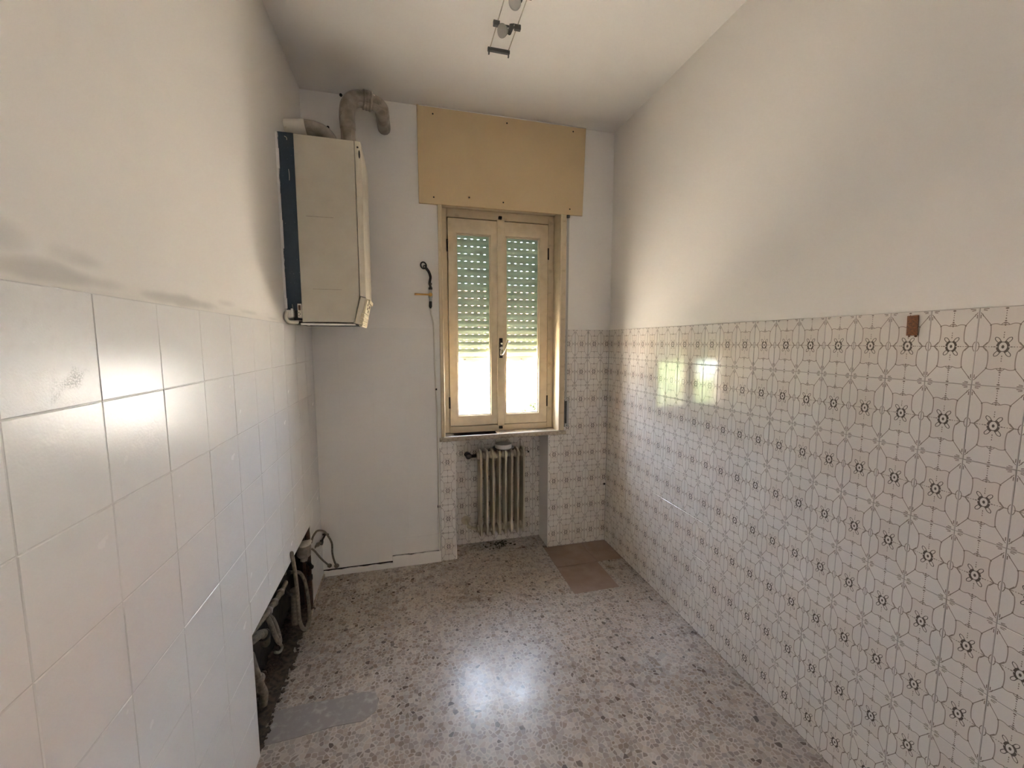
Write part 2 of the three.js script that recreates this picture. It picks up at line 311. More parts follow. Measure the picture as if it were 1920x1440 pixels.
// left wall: square 20 cm tiles under white paint, with the opening for the old pipes
const wallLeft = struct('wall_left');
mk('plaster', [bx(-0.3, -0.0045, TH, H, -0.3, ZF + 0.2)], M.stainedPlaster, wallLeft);
{ // stain map spans the wall above the tiles
  const m = wallLeft.children[0], p = m.geometry.attributes.position, uv = m.geometry.attributes.uv;
  for (let i = 0; i < p.count; i++) uv.setXY(i, p.getZ(i) / 3.4, (p.getY(i) - TH) / 1.4);
}
const solid = [];
solid.push(bx(-0.13, -0.0012, CAV.y1, TH, -0.3, ZF + 0.2), bx(-0.13, -0.0012, 0, CAV.y1, -0.3, CAV.z0), bx(-0.13, -0.0012, 0, CAV.y1, CAV.z1, ZF + 0.2), bx(-0.3, -0.13, -0.2, TH, -0.3, ZF + 0.2));
mk('grout', solid, M.whiteGrout, wallLeft);
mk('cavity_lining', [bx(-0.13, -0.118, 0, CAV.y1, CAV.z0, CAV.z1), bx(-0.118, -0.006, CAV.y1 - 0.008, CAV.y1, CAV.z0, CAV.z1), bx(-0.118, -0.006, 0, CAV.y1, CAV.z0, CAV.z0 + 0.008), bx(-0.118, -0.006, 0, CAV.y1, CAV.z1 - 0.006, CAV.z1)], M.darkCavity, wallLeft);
{
  // pieces of a tile left over outside the opening
  const outside = (a, b, c, d) => {
    const h = [CAV.z0, CAV.z1, 0, CAV.y1];
    if (b <= h[0] || a >= h[1] || c >= h[3]) return [[a, b, c, d]];
    const o = [];
    if (a < h[0]) o.push([a, h[0], c, d]);
    if (b > h[1]) o.push([h[1], b, c, d]);
    if (d > h[3]) o.push([Math.max(a, h[0]), Math.min(b, h[1]), h[3], d]);
    return o;
  };
  for (let r = 0; r < 8; r++) for (let k = 0; k < 22; k++) {
    const z0 = -0.005 + 0.2 * k, y0 = TH - 0.2 * (r + 1);
    for (const [a, b, c, d] of outside(Math.max(z0, 0), z0 + 0.2, y0, y0 + 0.2)) {
      if (b - a < 0.01 || d - c < 0.01) continue;
      const j = 0.0006, w = b - a - 2 * j, h = d - c - 2 * j, rub = k === 9 && r === 0;
      const g = tileGeo(w, h, rub ? [1, 0, 0, 1] : [b - j, a + j, c, d], 0.0018, TT);
      placeTile(g, rub ? M.rubbedTile : M.satinTile, wallLeft, [-TT + rr(-0.0006, 0.0002), c + j, b - j], Math.PI / 2);
    }
  }
}

// window wall
const wallBack = struct('wall_back');
const N = { x0: 0.858, x1: 1.532, y1: 0.845, z: -0.196 };   // radiator niche
const O = { x0: 0.788, x1: 1.602, y0: 0.872, y1: 2.42 };    // window opening
mk('plaster', [bx(-0.3, O.x0, TH, H, -0.32, -0.004), bx(O.x1, W + 0.3, TH, H, -0.32, -0.004), bx(O.x0, O.x1, O.y1, H, -0.32, -0.004)], M.plaster, wallBack);
mk('masonry', [bx(-0.3, O.x0, O.y0, TH, -0.32, -0.006), bx(O.x1, W + 0.3, O.y0, TH, -0.32, -0.006), bx(-0.3, N.x0, -0.2, O.y0, -0.32, -0.006), bx(N.x1, W + 0.3, -0.2, O.y0, -0.32, -0.006), bx(N.x0, N.x1, N.y1, O.y0, -0.32, -0.006), bx(N.x0, N.x1, -0.2, N.y1, -0.32, N.z - TT)], M.grout, wallBack);
// niche cheeks in bare plaster
mk('niche_cheek', [bx(N.x0, N.x0 + 0.004, 0, N.y1, N.z, -0.0005), bx(N.x1 - 0.004, N.x1, 0, N.y1, N.z, -0.0005)], M.plaster, wallBack);
const backTile = (x0, x1, y0, y1, fx, fy, z, k) => {
  const g = tileGeo(x1 - x0 - 2 * J, y1 - y0 - 2 * J, [(x0 - fx) / 0.1, (x1 - fx) / 0.1, (y0 - fy) / 0.2, (y1 - fy) / 0.2]);
  placeTile(g, PRINTED[k % 3], wallBack, [x0 + J, y0 + J, z - TT + rr(-0.0003, 0.0002)], 0);
};
for (let r = 0; r < 8; r++) {
  const y0 = TH - 0.2 * (r + 1), y1 = y0 + 0.2;
  for (let k = 0; k < 6; k++) {
    const fx = 1.924 - 0.1 * k, x0 = Math.max(fx, y1 > 0.9 ? 1.646 : N.x1), x1 = Math.min(fx + 0.1, W);
    let top = y1; if (x0 < 1.646 && y1 > 0.84) top = 0.845;
    if (y0 < 0.845 && y1 > 0.845) { const c = Math.max(fx, N.x1), d = Math.min(fx + 0.1, 1.646); if (d - c > 0.012) backTile(c, d, y0, 0.845, fx, y0, 0, k); }
    if (x1 - x0 > 0.012 && top - y0 > 0.02) backTile(x0, x1, y0, top, fx, y0, 0, k * 5 + r * 7);
  }
  { const fx = 0.755, top = Math.min(y1, 0.845); if (top > y0 + 0.01) backTile(fx + 0.0, fx + 0.103, y0, top, fx, y0, 0, r); }
  for (let k = 0; k < 8; k++) {
    const fx = 0.773 + 0.1 * k, x0 = Math.max(fx, N.x0), x1 = Math.min(fx + 0.1, N.x1), top = Math.min(y1, N.y1 - 0.001);
    if (x1 - x0 > 0.012 && top > y0 + 0.01) backTile(x0, x1, y0, top, fx, y0, N.z, k * 2 + r);
  }
}
// the painted part left of the window: 20 cm tiles under thick white paint, ending in a broken lower edge
const whiteTile = (a, b, c, d) => placeTile(tileGeo(b - a, d - c, [a, b, c, d], 0.0007), M.whitePanel, wallBack, [a, c, -TT + 0.0006 + rr(-0.0002, 0.0002)], 0);
for (let r = 0; r < 7; r++) for (let k = 0; k < 4; k++) whiteTile(Math.max(0, 0.2 * k - 0.06), k === 3 ? (r < 4 ? 0.767 : 0.753) : 0.2 * k + 0.14, TH - 0.2 * (r + 1), TH - 0.2 * r);
for (const [a, b, c] of [[0, 0.14, 0.046], [0.14, 0.34, 0.047], [0.34, 0.43, 0.048], [0.43, 0.54, 0.086], [0.54, 0.753, 0.084]]) whiteTile(a, b, c, 0.2);
{ // low strip with a ragged top, and the dark crack over it
  const top = (n, a, b, y, amp, f) => Array.from({ length: n + 1 }, (_, i) => { const x = a + (b - a) * i / n; return [x, y + amp * perlin.noise(x * f, 2.2, y * 9)]; });
  const strip = (a, b, y) => new THREE.ExtrudeGeometry(shapeOf([[a, 0], [b, 0], ...top(16, a, b, y, 0.007, 23).reverse()]), { depth: 0.008, bevelEnabled: true, bevelSize: 0.0012, bevelThickness: 0.0012, bevelSegments: 1 }).translate(0, 0, -0.0045);
  for (const [a, b, y] of [[0.003, 0.43, 0.035], [0.432, 0.752, 0.078]]) mk('broken_edge', [strip(a, b, y)], M.whitePanel, wallBack, { label: 'low strip under the painted tiles' });
  mk('crack', [bx(0.0, 0.753, 0.02, 0.092, -0.0062, -0.0052)], M.darkCavity, wallBack, { label: 'dark crack above the low strip' });
}
mk('wall_plug', [cyl([W - 0.012, 0.446, 0.001], [W - 0.012, 0.446, 0.006], 0.008)], M.blackRubber, wallBack, { label: 'black wall plug' });

// wall behind the viewer
const wallFront = struct('wall_front');
mk('plaster', [bx(0, 0.5, 0, H, ZF, ZF + 0.15), bx(1.4, W, 0, H, ZF, ZF + 0.15), bx(0.5, 1.4, 2.1, H, ZF, ZF + 0.15)], M.plaster, wallFront);
// a hall behind the doorway, with daylight from a window in its side wall
const hall = struct('wall_hall');
const HZ = ZF + 0.15, HW = { y0: 0.9, y1: 2.0, z0: HZ + 0.45, z1: HZ + 1.45 };
mk('plaster', [bx(-0.6, -0.5, 0, 2.8, HZ, HZ + 1.9), bx(-0.6, 2.6, 0, 2.8, HZ + 1.9, HZ + 2), bx(2.5, 2.6, 0, HW.y0, HZ, HZ + 1.9), bx(2.5, 2.6, HW.y1, 2.8, HZ, HZ + 1.9), bx(2.5, 2.6, HW.y0, HW.y1, HZ, HW.z0), bx(2.5, 2.6, HW.y0, HW.y1, HW.z1, HZ + 1.9), bx(-0.6, 2.6, 2.8, 3.0, HZ, HZ + 2), bx(-0.6, -0.3, 0, 2.8, ZF, HZ), bx(W, 2.6, 0, 2.8, ZF, HZ)], M.plaster, hall);
mk('hall_floor', [bx(-0.6, 2.6, -0.2, 0, HZ, HZ + 2), bx(0.5, 1.4, -0.012, 0, ZF, HZ)], M.terrazzo, hall);

// ------------------------------------------------------------------ window
const win = struct('window_1');
const ZS = -0.112; // sash face
mk('trim', [bx(0.768, 0.79, 0.876, 2.392, -0.006, 0.008, 0.003), bx(1.6, 1.645, 0.876, 2.392, -0.006, 0.008, 0.003)], M.dirtyWood, win);
mk('bead', [cyl([0.789, 0.878, 0.004], [0.789, 2.392, 0.004], 0.0055, 0.0055, 10), cyl([1.606, 0.878, 0.006], [1.606, 2.392, 0.006], 0.0055, 0.0055, 10)], M.creamWood, win);
mk('jamb', [bx(0.786, 0.792, 0.874, 2.42, -0.125, -0.0), bx(1.6, 1.606, 0.874, 2.42, -0.125, 0.0), bx(0.786, 1.606, 2.405, 2.42, -0.125, 0)], M.creamWood, win);
mk('frame', [bx(0.792, 0.836, 0.876, 2.405, -0.165, -0.118, 0.003), bx(1.556, 1.6, 0.876, 2.405, -0.165, -0.118, 0.003), bx(0.836, 1.556, 2.345, 2.405, -0.165, -0.118, 0.003), bx(0.836, 1.556, 0.872, 0.918, -0.165, -0.118, 0.003), bx(0.83, 0.852, 0.876, 2.405, -0.175, -0.156), bx(1.54, 1.56, 0.876, 2.405, -0.175, -0.156), bx(0.83, 1.56, 2.33, 2.36, -0.175, -0.156), bx(0.83, 1.56, 0.88, 0.935, -0.175, -0.156)], M.dirtyWood, win);
function sash(x0, x1, gx0, gx1) {
  const y0 = 0.921, y1 = 2.341, g0 = 0.994, g1 = 2.243, z0 = -0.155, z1 = ZS, s = [];
  s.push(bx(x0, gx0, y0, y1, z0, z1, 0.004), bx(gx1, x1, y0, y1, z0, z1, 0.004), bx(gx0 - 0.004, gx1 + 0.004, y0, g0, z0, z1 - 0.0005, 0.004), bx(gx0 - 0.004, gx1 + 0.004, g1, y1, z0, z1 - 0.0005, 0.004));
  // rebate beads round the pane
  const t = 0.007; s.push(bx(gx0, gx0 + t, g0, g1, -0.14, -0.122), bx(gx1 - t, gx1, g0, g1, -0.14, -0.122), bx(gx0, gx1, g0, g0 + t, -0.14, -0.122), bx(gx0, gx1, g1 - t, g1, -0.14, -0.122));
  const m = mk('sash', s, M.creamWood, win);
  mk('pane', [new THREE.PlaneGeometry(gx1 - gx0, g1 - g0).translate((gx0 + gx1) / 2, (g0 + g1) / 2, -0.136)], M.glass, m);
  return m;
}
const sashL = sash(0.84, 1.1925, 0.897, 1.134), sashR = sash(1.1935, 1.553, 1.243, 1.49);
for (const y of [1.05, 2.12]) mk('hinge', [cyl([0.838, y, -0.114], [0.838, y + 0.08, -0.114], 0.006, 0.006, 10)], M.darkMetal, sashL);
for (const y of [1.04, 2.1]) mk('hinge', [cyl([1.555, y, -0.114], [1.555, y + 0.08, -0.114], 0.006, 0.006, 10)], M.darkMetal, sashR);
mk('meeting_strip', [bx(1.178, 1.23, 0.912, 2.35, -0.114, -0.1, 0.004)], M.creamWood, sashR);
{ // latch: plate, boss and a slanting lever
  mk('latch_plate', [bx(1.19, 1.215, 1.4, 1.54, -0.101, -0.097, 0.003)], M.darkMetal, sashR);
  const lever = tube([[1.2, 1.455, -0.085], [1.196, 1.425, -0.072], [1.205, 1.43, -0.062], [1.225, 1.47, -0.058], [1.245, 1.525, -0.062]], 0.0055, 30, 8);
  mk('latch_lever', [lever, cyl([1.202, 1.47, -0.1], [1.202, 1.47, -0.075], 0.011), lathe([[0, 0], [0.006, 0.004], [0.008, 0.012], [0.004, 0.02], [0, 0.021]], [1.2, 1.5, -0.098], [0.3, 0.3, 1])], M.brightSteel, sashR);
  mk('bolt_keep', [bx(1.19, 1.212, 2.352, 2.372, -0.12, -0.1, 0.003), bx(1.19, 1.215, 0.89, 0.908, -0.12, -0.1, 0.003), cyl([1.2, 2.335, -0.106], [1.2, 2.362, -0.106], 0.005)], M.darkMetal, sashR);
}
// stone sill with a raised front lip, in two slabs that meet with a small step
mk('stone_sill', [bx(0.755, 1.16, 0.846, 0.872, -0.16, 0.016, 0.003), bx(1.1612, 1.66, 0.849, 0.874, -0.16, 0.016, 0.003)], M.sillStone, win);
mk('sill_lip', [bx(0.786, 1.16, 0.871, 0.879, 0.002, 0.014, 0.003), bx(1.161, 1.61, 0.873, 0.8805, 0.002, 0.014, 0.003)], M.whitePipe, win);

// cover board of the shutter housing
{
  const t = thing('shutter_box_cover', 'tan hardboard cover of the shutter box above the window', 'panel');
  const s = shapeOf([[0.655, 2.381], [1.757, 2.385], [1.772, 2.956], [0.654, 2.956]]);
  mk('board', [new THREE.ExtrudeGeometry(s, { depth: 0.012, bevelEnabled: true, bevelSize: 0.002, bevelThickness: 0.002, bevelSegments: 1 }).translate(0, 0, -0.002)], M.hardboard, t);
  mk('paint_edge', [bx(0.664, 1.768, 2.9535, 2.9575, 0.0, 0.0155, 0.001)], M.plaster, t, { label: 'wall paint along the top edge' });
  for (const [x, y] of [[0.748, 2.915], [1.22, 2.92], [1.68, 2.925], [0.745, 2.42], [0.97, 2.437], [1.195, 2.425], [1.664, 2.42]]) mk('screw', [lathe([[0, 0], [0.0052, 0], [0.005, 0.0015], [0, 0.0022]], [x, y, 0.0118], [0, 0, 1], 12)], M.darkMetal, t);
}
// roller shutter: curved slats hooked to each other, light holes between the hooks
{
  const t = thing('roller_shutter', 'pale green plastic roller shutter lowered most of the way outside the window', 'shutter', [0, 0, -0.215]);
  const pitch = 0.0513, x0 = 0.794, x1 = 1.6, yb = 1.415;
  const prof = [];
  for (let i = 0; i <= 8; i++) { const a = i / 8; prof.push([0.0115 * Math.sin(a * Math.PI), a * 0.049]); }
  const back = prof.map(([z, y]) => [z - 0.0025, y]).reverse();
  const slatShape = new THREE.Shape([...prof, ...back].map(([z, y]) => new THREE.Vector2(z, y)));
  const body = new THREE.ExtrudeGeometry(slatShape, { depth: x1 - x0, bevelEnabled: false }).rotateY(Math.PI / 2).scale(1, 1, -1);
  // rotateY turned (z-profile, y, along) into (along, y, -profile); the scale puts the bulge towards the room, so flip the winding
  const flip = (g) => { g = clean(g); const p = g.attributes.position.array, n = g.attributes.normal.array; for (let i = 0; i < p.length; i += 9) for (let k = 0; k < 3; k++) { let s = p[i + 3 + k]; p[i + 3 + k] = p[i + 6 + k]; p[i + 6 + k] = s; s = n[i + 3 + k]; n[i + 3 + k] = n[i + 6 + k]; n[i + 6 + k] = s; } return g; };
  const slatBody = flip(body).translate(x0, 0, 0);
  const hooks = []; for (let x = x0 + 0.006; x < x1; x += 0.0455) hooks.push(bx(x, Math.min(x + 0.031, x1), 0.0455, pitch + 0.0008, -0.003, 0.0));
  const slatGeo = metreUV(joined([slatBody, hooks]));
  for (let i = 0; i < 20; i++) { const m = new THREE.Mesh(slatGeo, M.shutterPlastic); m.name = numbered('slat'); m.position.y = yb + i * pitch; m.castShadow = m.receiveShadow = true; t.add(m); }
  const bar = mk('bottom_bar', [bx(x0, x1, 1.368, 1.4125, -0.005, 0.006, 0.003), bx(x0, x1, 1.396, 1.4, 0.004, 0.008, 0.001)], M.shutterPlastic, t);
  for (const x of [0.956, 1.382]) mk('stopper', [lathe([[0, 0], [0.009, 0], [0.009, 0.006], [0.006, 0.012], [0, 0.013]], [x, 1.383, 0.005], [0, 0, 1], 16)], M.greyPlastic, bar);
  for (const x of [0.788, 1.598]) mk('guide_channel', [bx(x, x + 0.007, 1.0, 2.42, -0.012, 0.02)], M.greyPlastic, t);
}
// shutter belt with its recoiler plate
{
  const t = thing('shutter_belt', 'grey shutter pull belt running down to a metal recoil plate beside the window', 'belt');
  mk('belt', [bx(1.648, 1.664, 1.09, 2.376, 0.004, 0.0062, 0.0008)], M.greyPlastic, t);
  mk('recess', [bx(1.6462, 1.6515, 0.9, 1.1, -0.001, 0.002), bx(1.652, 1.666, 0.926, 1.09, 0.0026, 0.004)], M.blackPlastic, t);
  const plate = mk('recoil_plate', [bx(1.662, 1.681, 0.922, 1.095, -0.002, 0.004, 0.0015), bx(1.652, 1.681, 0.9, 0.924, -0.002, 0.004, 0.0015)], M.steel, t);
  mk('screw', [lathe([[0, 0], [0.004, 0], [0.0035, 0.0012], [0, 0.0015]], [1.667, 0.912, 0.0038], [0, 0, 1], 10)], M.darkMetal, plate);
  mk('pulley', [bx(1.644, 1.666, 2.362, 2.382, 0, 0.014, 0.003)], M.blackPlastic, t);
}

// ------------------------------------------------------------------ wall boiler
{
  const t = thing('wall_boiler', 'cream gas boiler with dark back frame hung high on the left wall', 'boiler');
  const zf = 0.54, zb = 0.19, y0 = 1.61, y1 = 2.47;
  // dark rear sheet box; ragged paint on its wall side
  const back = mk('back_frame', [bx(0.0, 0.072, 1.665, y1 + 0.004, zb, zf - 0.001, 0.002)], M.navySheet, t, { keepUV: false, label: 'dark blue back frame with paint smears' });
  { const p = back.geometry.attributes.position, uv = back.geometry.attributes.uv; for (let i = 0; i < p.count; i++) uv.setXY(i, clamp(p.getX(i) / 0.072, 0.01, 0.99), (p.getY(i) - 1.665) / 0.81); }
  mk('paint_fringe', [[2.47, 2.44, 2.4, 2.31, 2.2, 2.08, 1.95, 1.82, 1.72, 1.67].map((y, i, a) => i + 1 < a.length ? bx(-0.004, 0.004 + (i % 3) * 0.0022, a[i + 1], y, zf - 0.012, zf + 0.0035, 0.0018) : [])], M.plaster, t, { label: 'ragged white wall paint along the back frame' });
  for (const p of [[[0.045, 2.31, zf], [0.047, 2.285, zf + 0.0005], [0.046, 2.262, zf]], [[0.035, 2.455, zf], [0.043, 2.45, zf], [0.044, 2.44, zf]], [[0.03, 1.69, zf], [0.032, 1.675, zf]]]) mk('paint_mark', tube(p, 0.0013, 8, 6), M.whitePipe, t);
  // side panel facing the room, its lower front corner cut back for the controls
  const side = shapeOf([[0.073, y0], [0.304, y0], [0.3335, 1.738], [0.3335, y1 - 0.002], [0.073, y1]]);
  mk('side_panel', [new THREE.ExtrudeGeometry(side, { depth: 0.345, bevelEnabled: true, bevelSize: 0.0015, bevelThickness: 0.0015, bevelSegments: 1 }).translate(0, 0, zf - 0.3465)], M.creamEnamel, t);
  // front cover: wraps round the front with a slanting upper corner
  const cov = shapeOf([[0.3405, 1.741], [0.3625, 1.737], [0.363, 1.76], [0.364, 2.42], [0.364, y1 - 0.012], [0.361, y1 - 0.004], [0.3405, y1 - 0.001]]);
  const cover = mk('front_cover', [new THREE.ExtrudeGeometry(cov, { depth: 0.345, bevelEnabled: true, bevelSize: 0.003, bevelThickness: 0.003, bevelSegments: 2 }).translate(0, 0, zf - 0.348)], M.frontEnamel, t);
  mk('vent_slot', [lathe([[0, 0], [0.0075, 0], [0.0075, 0.002], [0, 0.002]], [0, 0, 0], [0, 0, 1], 16).scale(0.6, 2.6, 1).translate(0.358, 2.41, zf - 0.0005)], M.blackPlastic, cover);
  mk('screw', [lathe([[0, 0], [0.005, 0], [0.004, 0.002], [0, 0.002]], [0.351, 2.442, zf - 0.0005], [0, 0, 1], 10)], M.darkMetal, cover);
  // control panel under the front cover, sloping back to the wall
  const con = shapeOf([[0.309, y0 - 0.002], [0.341, 1.735], [0.362, 1.731], [0.334, 1.6]]);
  const panel = mk('control_panel', [new THREE.ExtrudeGeometry(con, { depth: 0.335, bevelEnabled: true, bevelSize: 0.002, bevelThickness: 0.002, bevelSegments: 1 }).translate(0, 0, zf - 0.347)], M.frontEnamel, t);
  const slope = (g, x, y, z) => g.rotateZ(-0.21).translate(x, y, z); // parts lie on the sloping face
  const timer = mk('timer_box', [slope(bx(-0.004, 0.014, -0.036, 0.034, -0.11, 0.11, 0.003), 0.352, 1.694, 0.415), slope(bx(0.0, 0.022, 0.02, 0.04, -0.13, 0.06, 0.004), 0.352, 1.694, 0.415)], M.creamPlastic, panel, { label: 'yellowed plastic control with slots' });
  for (const [dy, dz] of [[0.01, 0.06], [-0.008, 0.045], [-0.02, -0.01], [0.004, -0.03]]) mk('control_slot', [slope(bx(0.0136, 0.0152, dy - 0.007, dy + 0.007, dz - 0.014, dz + 0.014, 0.0005), 0.352, 1.694, 0.415)], M.rust, panel);
  for (let i = 0; i < 7; i++) mk('louvre', [slope(bx(-0.004, 0.012 + (i % 2) * 0.002, -0.034 + i * 0.0098, -0.0255 + i * 0.0098, -0.12, 0.122, 0.002), 0.3375, 1.624, 0.415)], M.creamPlastic, panel);
  // underside
  mk('base_plate', [bx(0.012, 0.3, 1.6, 1.612, zb, zf - 0.012, 0.002)], M.darkMetal, t);
  mk('base_rim', [bx(0.06, 0.31, 1.594, 1.603, zf - 0.03, zf - 0.008, 0.002)], M.plaster, t);
  // wiring compartment below the back frame
  const term = mk('terminal_block', [bx(0.052, 0.07, 1.628, 1.695, zf - 0.05, zf + 0.001, 0.002)], M.whitePipe, t, { label: 'pale terminal block' });
  mk('terminal_window', [bx(0.056, 0.066, 1.664, 1.688, zf + 0.0005, zf + 0.002, 0.0004)], M.rust, term);
  mk('terminal_slot', [[0, 1, 2].map((i) => bx(0.056 + (i === 1 ? 0.006 : 0), 0.059 + (i === 1 ? 0.006 : 0), 1.636 + i * 0.007, 1.641 + i * 0.007, zf + 0.0005, zf + 0.0018, 0.0003))], M.blackPlastic, term);
  mk('wiring_gap', [bx(0.03, 0.052, 1.612, 1.668, zb, zf - 0.02, 0.002)], M.blackRubber, t);
  mk('bracket', [bx(0.0, 0.03, 1.625, 1.68, zf - 0.1, zf - 0.004, 0.004), bx(0.022, 0.034, 1.63, 1.672, zf - 0.03, zf + 0.004, 0.003)], M.plaster, t);
  for (const [x, y, w] of [[0.19, 1.766, 0.13], [0.17, 2.105, 0.12]]) mk('scratch', [bx(x - w / 2, x + w / 2, y, y + 0.0012, zf + 0.0012, zf + 0.0018)], M.splashedPipe, t);
}
{
  const t = thing('conduit', 'bent white conduit hooking under the lower corner of the boiler', 'pipe');
  mk('conduit_pipe', tube([[0.006, 1.65, 0.553], [0.006, 1.622, 0.565], [0.016, 1.607, 0.565], [0.032, 1.606, 0.545], [0.05, 1.609, 0.51], [0.07, 1.605, 0.4]], 0.0095, 40, 10), M.whitePipe, t);
}
// flue: up from the boiler, over and into the window wall
{
  const t = thing('flue_pipe', 'grey metal flue rising from the boiler and bending into the window wall', 'flue');
  const r = 0.036, X0 = 0.285, Z0 = 0.31;
  const riser = tube([[X0, 2.46, Z0], [X0, 2.55, Z0], [X0, 2.64, Z0]], r, 12, 24);
  mk('riser', riser, M.flueMetal, t);
  mk('elbow', tube([[X0, 2.63, Z0], [X0 - 0.002, 2.7, Z0], [X0 + 0.012, 2.76, Z0 - 0.004], [X0 + 0.05, 2.79, Z0 - 0.012], [X0 + 0.1, 2.793, Z0 - 0.022]], r + 0.003, 32, 24), M.flueMetal, t);
  mk('collar', [lathe([[0.038, 0], [0.047, 0.003], [0.047, 0.01], [0.043, 0.013], [0.047, 0.018], [0.047, 0.026], [0.043, 0.029], [0.048, 0.034], [0.048, 0.042], [0.038, 0.046]], [X0 + 0.076, 2.793, Z0 - 0.018], [1, 0, -0.22], 28)], M.flueMetal, t);
  const el = mk('wall_elbow', tube([[X0 + 0.1, 2.793, Z0 - 0.022], [X0 + 0.135, 2.793, Z0 - 0.035], [X0 + 0.165, 2.794, Z0 - 0.075], [X0 + 0.17, 2.796, Z0 - 0.14], [X0 + 0.171, 2.798, Z0 - 0.22], [X0 + 0.172, 2.8, 0.0]], r + 0.002, 40, 24), M.flueMetal, t);
  mk('screw', [new THREE.SphereGeometry(0.008, 10, 8).translate(X0 - 0.028, 2.79, Z0)], M.darkMetal, el);
  mk('paint_flake', [bx(X0 + 0.112, X0 + 0.13, 2.822, 2.83, Z0 - 0.01, Z0 + 0.004, 0.003), bx(X0 + 0.122, X0 + 0.142, 2.806, 2.816, Z0 - 0.012, Z0 + 0.002, 0.003)], M.whitePipe, el);
  mk('boot', [lathe([[0.036, 0], [0.043, 0.003], [0.043, 0.03], [0.036, 0.034]], [X0, 2.468, Z0], [0, 1, 0], 28)], M.flueMetal, t);
}
{
  const t = thing('air_intake_pipe', 'short pipe from the left wall dropping into the boiler top', 'pipe');
  const z = 0.36;
  mk('wall_sleeve', [cyl([-0.004, 2.575, z], [0.092, 2.588, z], 0.037, 0.037, 24)], M.whitePipe, t, { label: 'white painted sleeve' });
  const e = mk('elbow', tube([[0.085, 2.587, z], [0.13, 2.585, z], [0.175, 2.57, z - 0.002], [0.205, 2.535, z - 0.004], [0.215, 2.47, z - 0.004]], 0.035, 30, 22), M.flueMetal, t);
  mk('screw', [new THREE.SphereGeometry(0.007, 10, 8).translate(0.196, 2.598, z + 0.004)], M.darkMetal, e);
}

// ------------------------------------------------------------------ gas tap and its pipe
{
  const t = thing('gas_tap', 'old gas tap with amber lever and black hose beside the window', 'tap');
  mk('hose', tube([[0.714, 1.86, 0.022], [0.709, 1.89, 0.022], [0.714, 1.925, 0.024], [0.703, 1.958, 0.028], [0.69, 1.975, 0.03]], 0.0085, 30, 10), M.blackRubber, t);
  mk('hose_ring', [new THREE.TorusGeometry(0.02, 0.0045, 8, 24).rotateY(0.5).translate(0.672, 1.995, 0.026), new THREE.TorusGeometry(0.0095, 0.003, 8, 18).rotateY(0.5).translate(0.679, 1.985, 0.03)], M.blackRubber, t);
  mk('clamp', [lathe([[0.009, 0], [0.0115, 0.002], [0.0115, 0.01], [0.009, 0.012]], [0.7115, 1.876, 0.022], [0, 1, 0]), lathe([[0.009, 0], [0.0125, 0.002], [0.0125, 0.014], [0.009, 0.016]], [0.713, 1.845, 0.022], [0, 1, 0])], M.darkMetal, t);
  const body = mk('tap_body', [lathe([[0.008, 0], [0.0105, 0.004], [0.0105, 0.02], [0.013, 0.024], [0.013, 0.05], [0.0105, 0.054], [0.0105, 0.07], [0.008, 0.074]], [0.712, 1.772, 0.022], [0, 1, 0]), cyl([0.712, 1.812, 0.022], [0.712, 1.812, 0.042], 0.011)], M.steel, t);
  mk('lever', [bx(0.613, 0.706, 1.807, 1.818, 0.037, 0.043, 0.002), lathe([[0, 0], [0.012, 0], [0.012, 0.006], [0, 0.008]], [0.711, 1.812, 0.038], [0, 0, 1], 18)], M.amberPlastic, body);
  mk('union_nut', [cyl([0.7115, 1.745, 0.02], [0.712, 1.772, 0.022], 0.0105, 0.0105, 6), lathe([[0.004, 0], [0.01, 0.012], [0.01, 0.02]], [0.7113, 1.727, 0.02], [0, 1, 0], 14)], M.darkMetal, t);
}
{
  const t = thing('gas_pipe', 'thin white painted pipe running down the wall from the gas tap', 'pipe');
  mk('pipe', tube([[0.711, 1.735, 0.018], [0.716, 1.69, 0.014], [0.727, 1.64, 0.011], [0.732, 1.35, 0.01], [0.741, 0.99, 0.011], [0.742, 0.6, 0.01], [0.743, 0.2, 0.009], [0.744, 0.085, 0.006]], 0.0055, 90, 10), M.whitePipe, t);
  mk('pipe_clip', [bx(0.734, 0.75, 0.39, 0.405, -0.001, 0.014, 0.002)], M.darkMetal, t);
  mk('pipe_clip', [bx(0.733, 0.744, 1.196, 1.208, -0.001, 0.017, 0.002)], M.darkMetal, t);
}

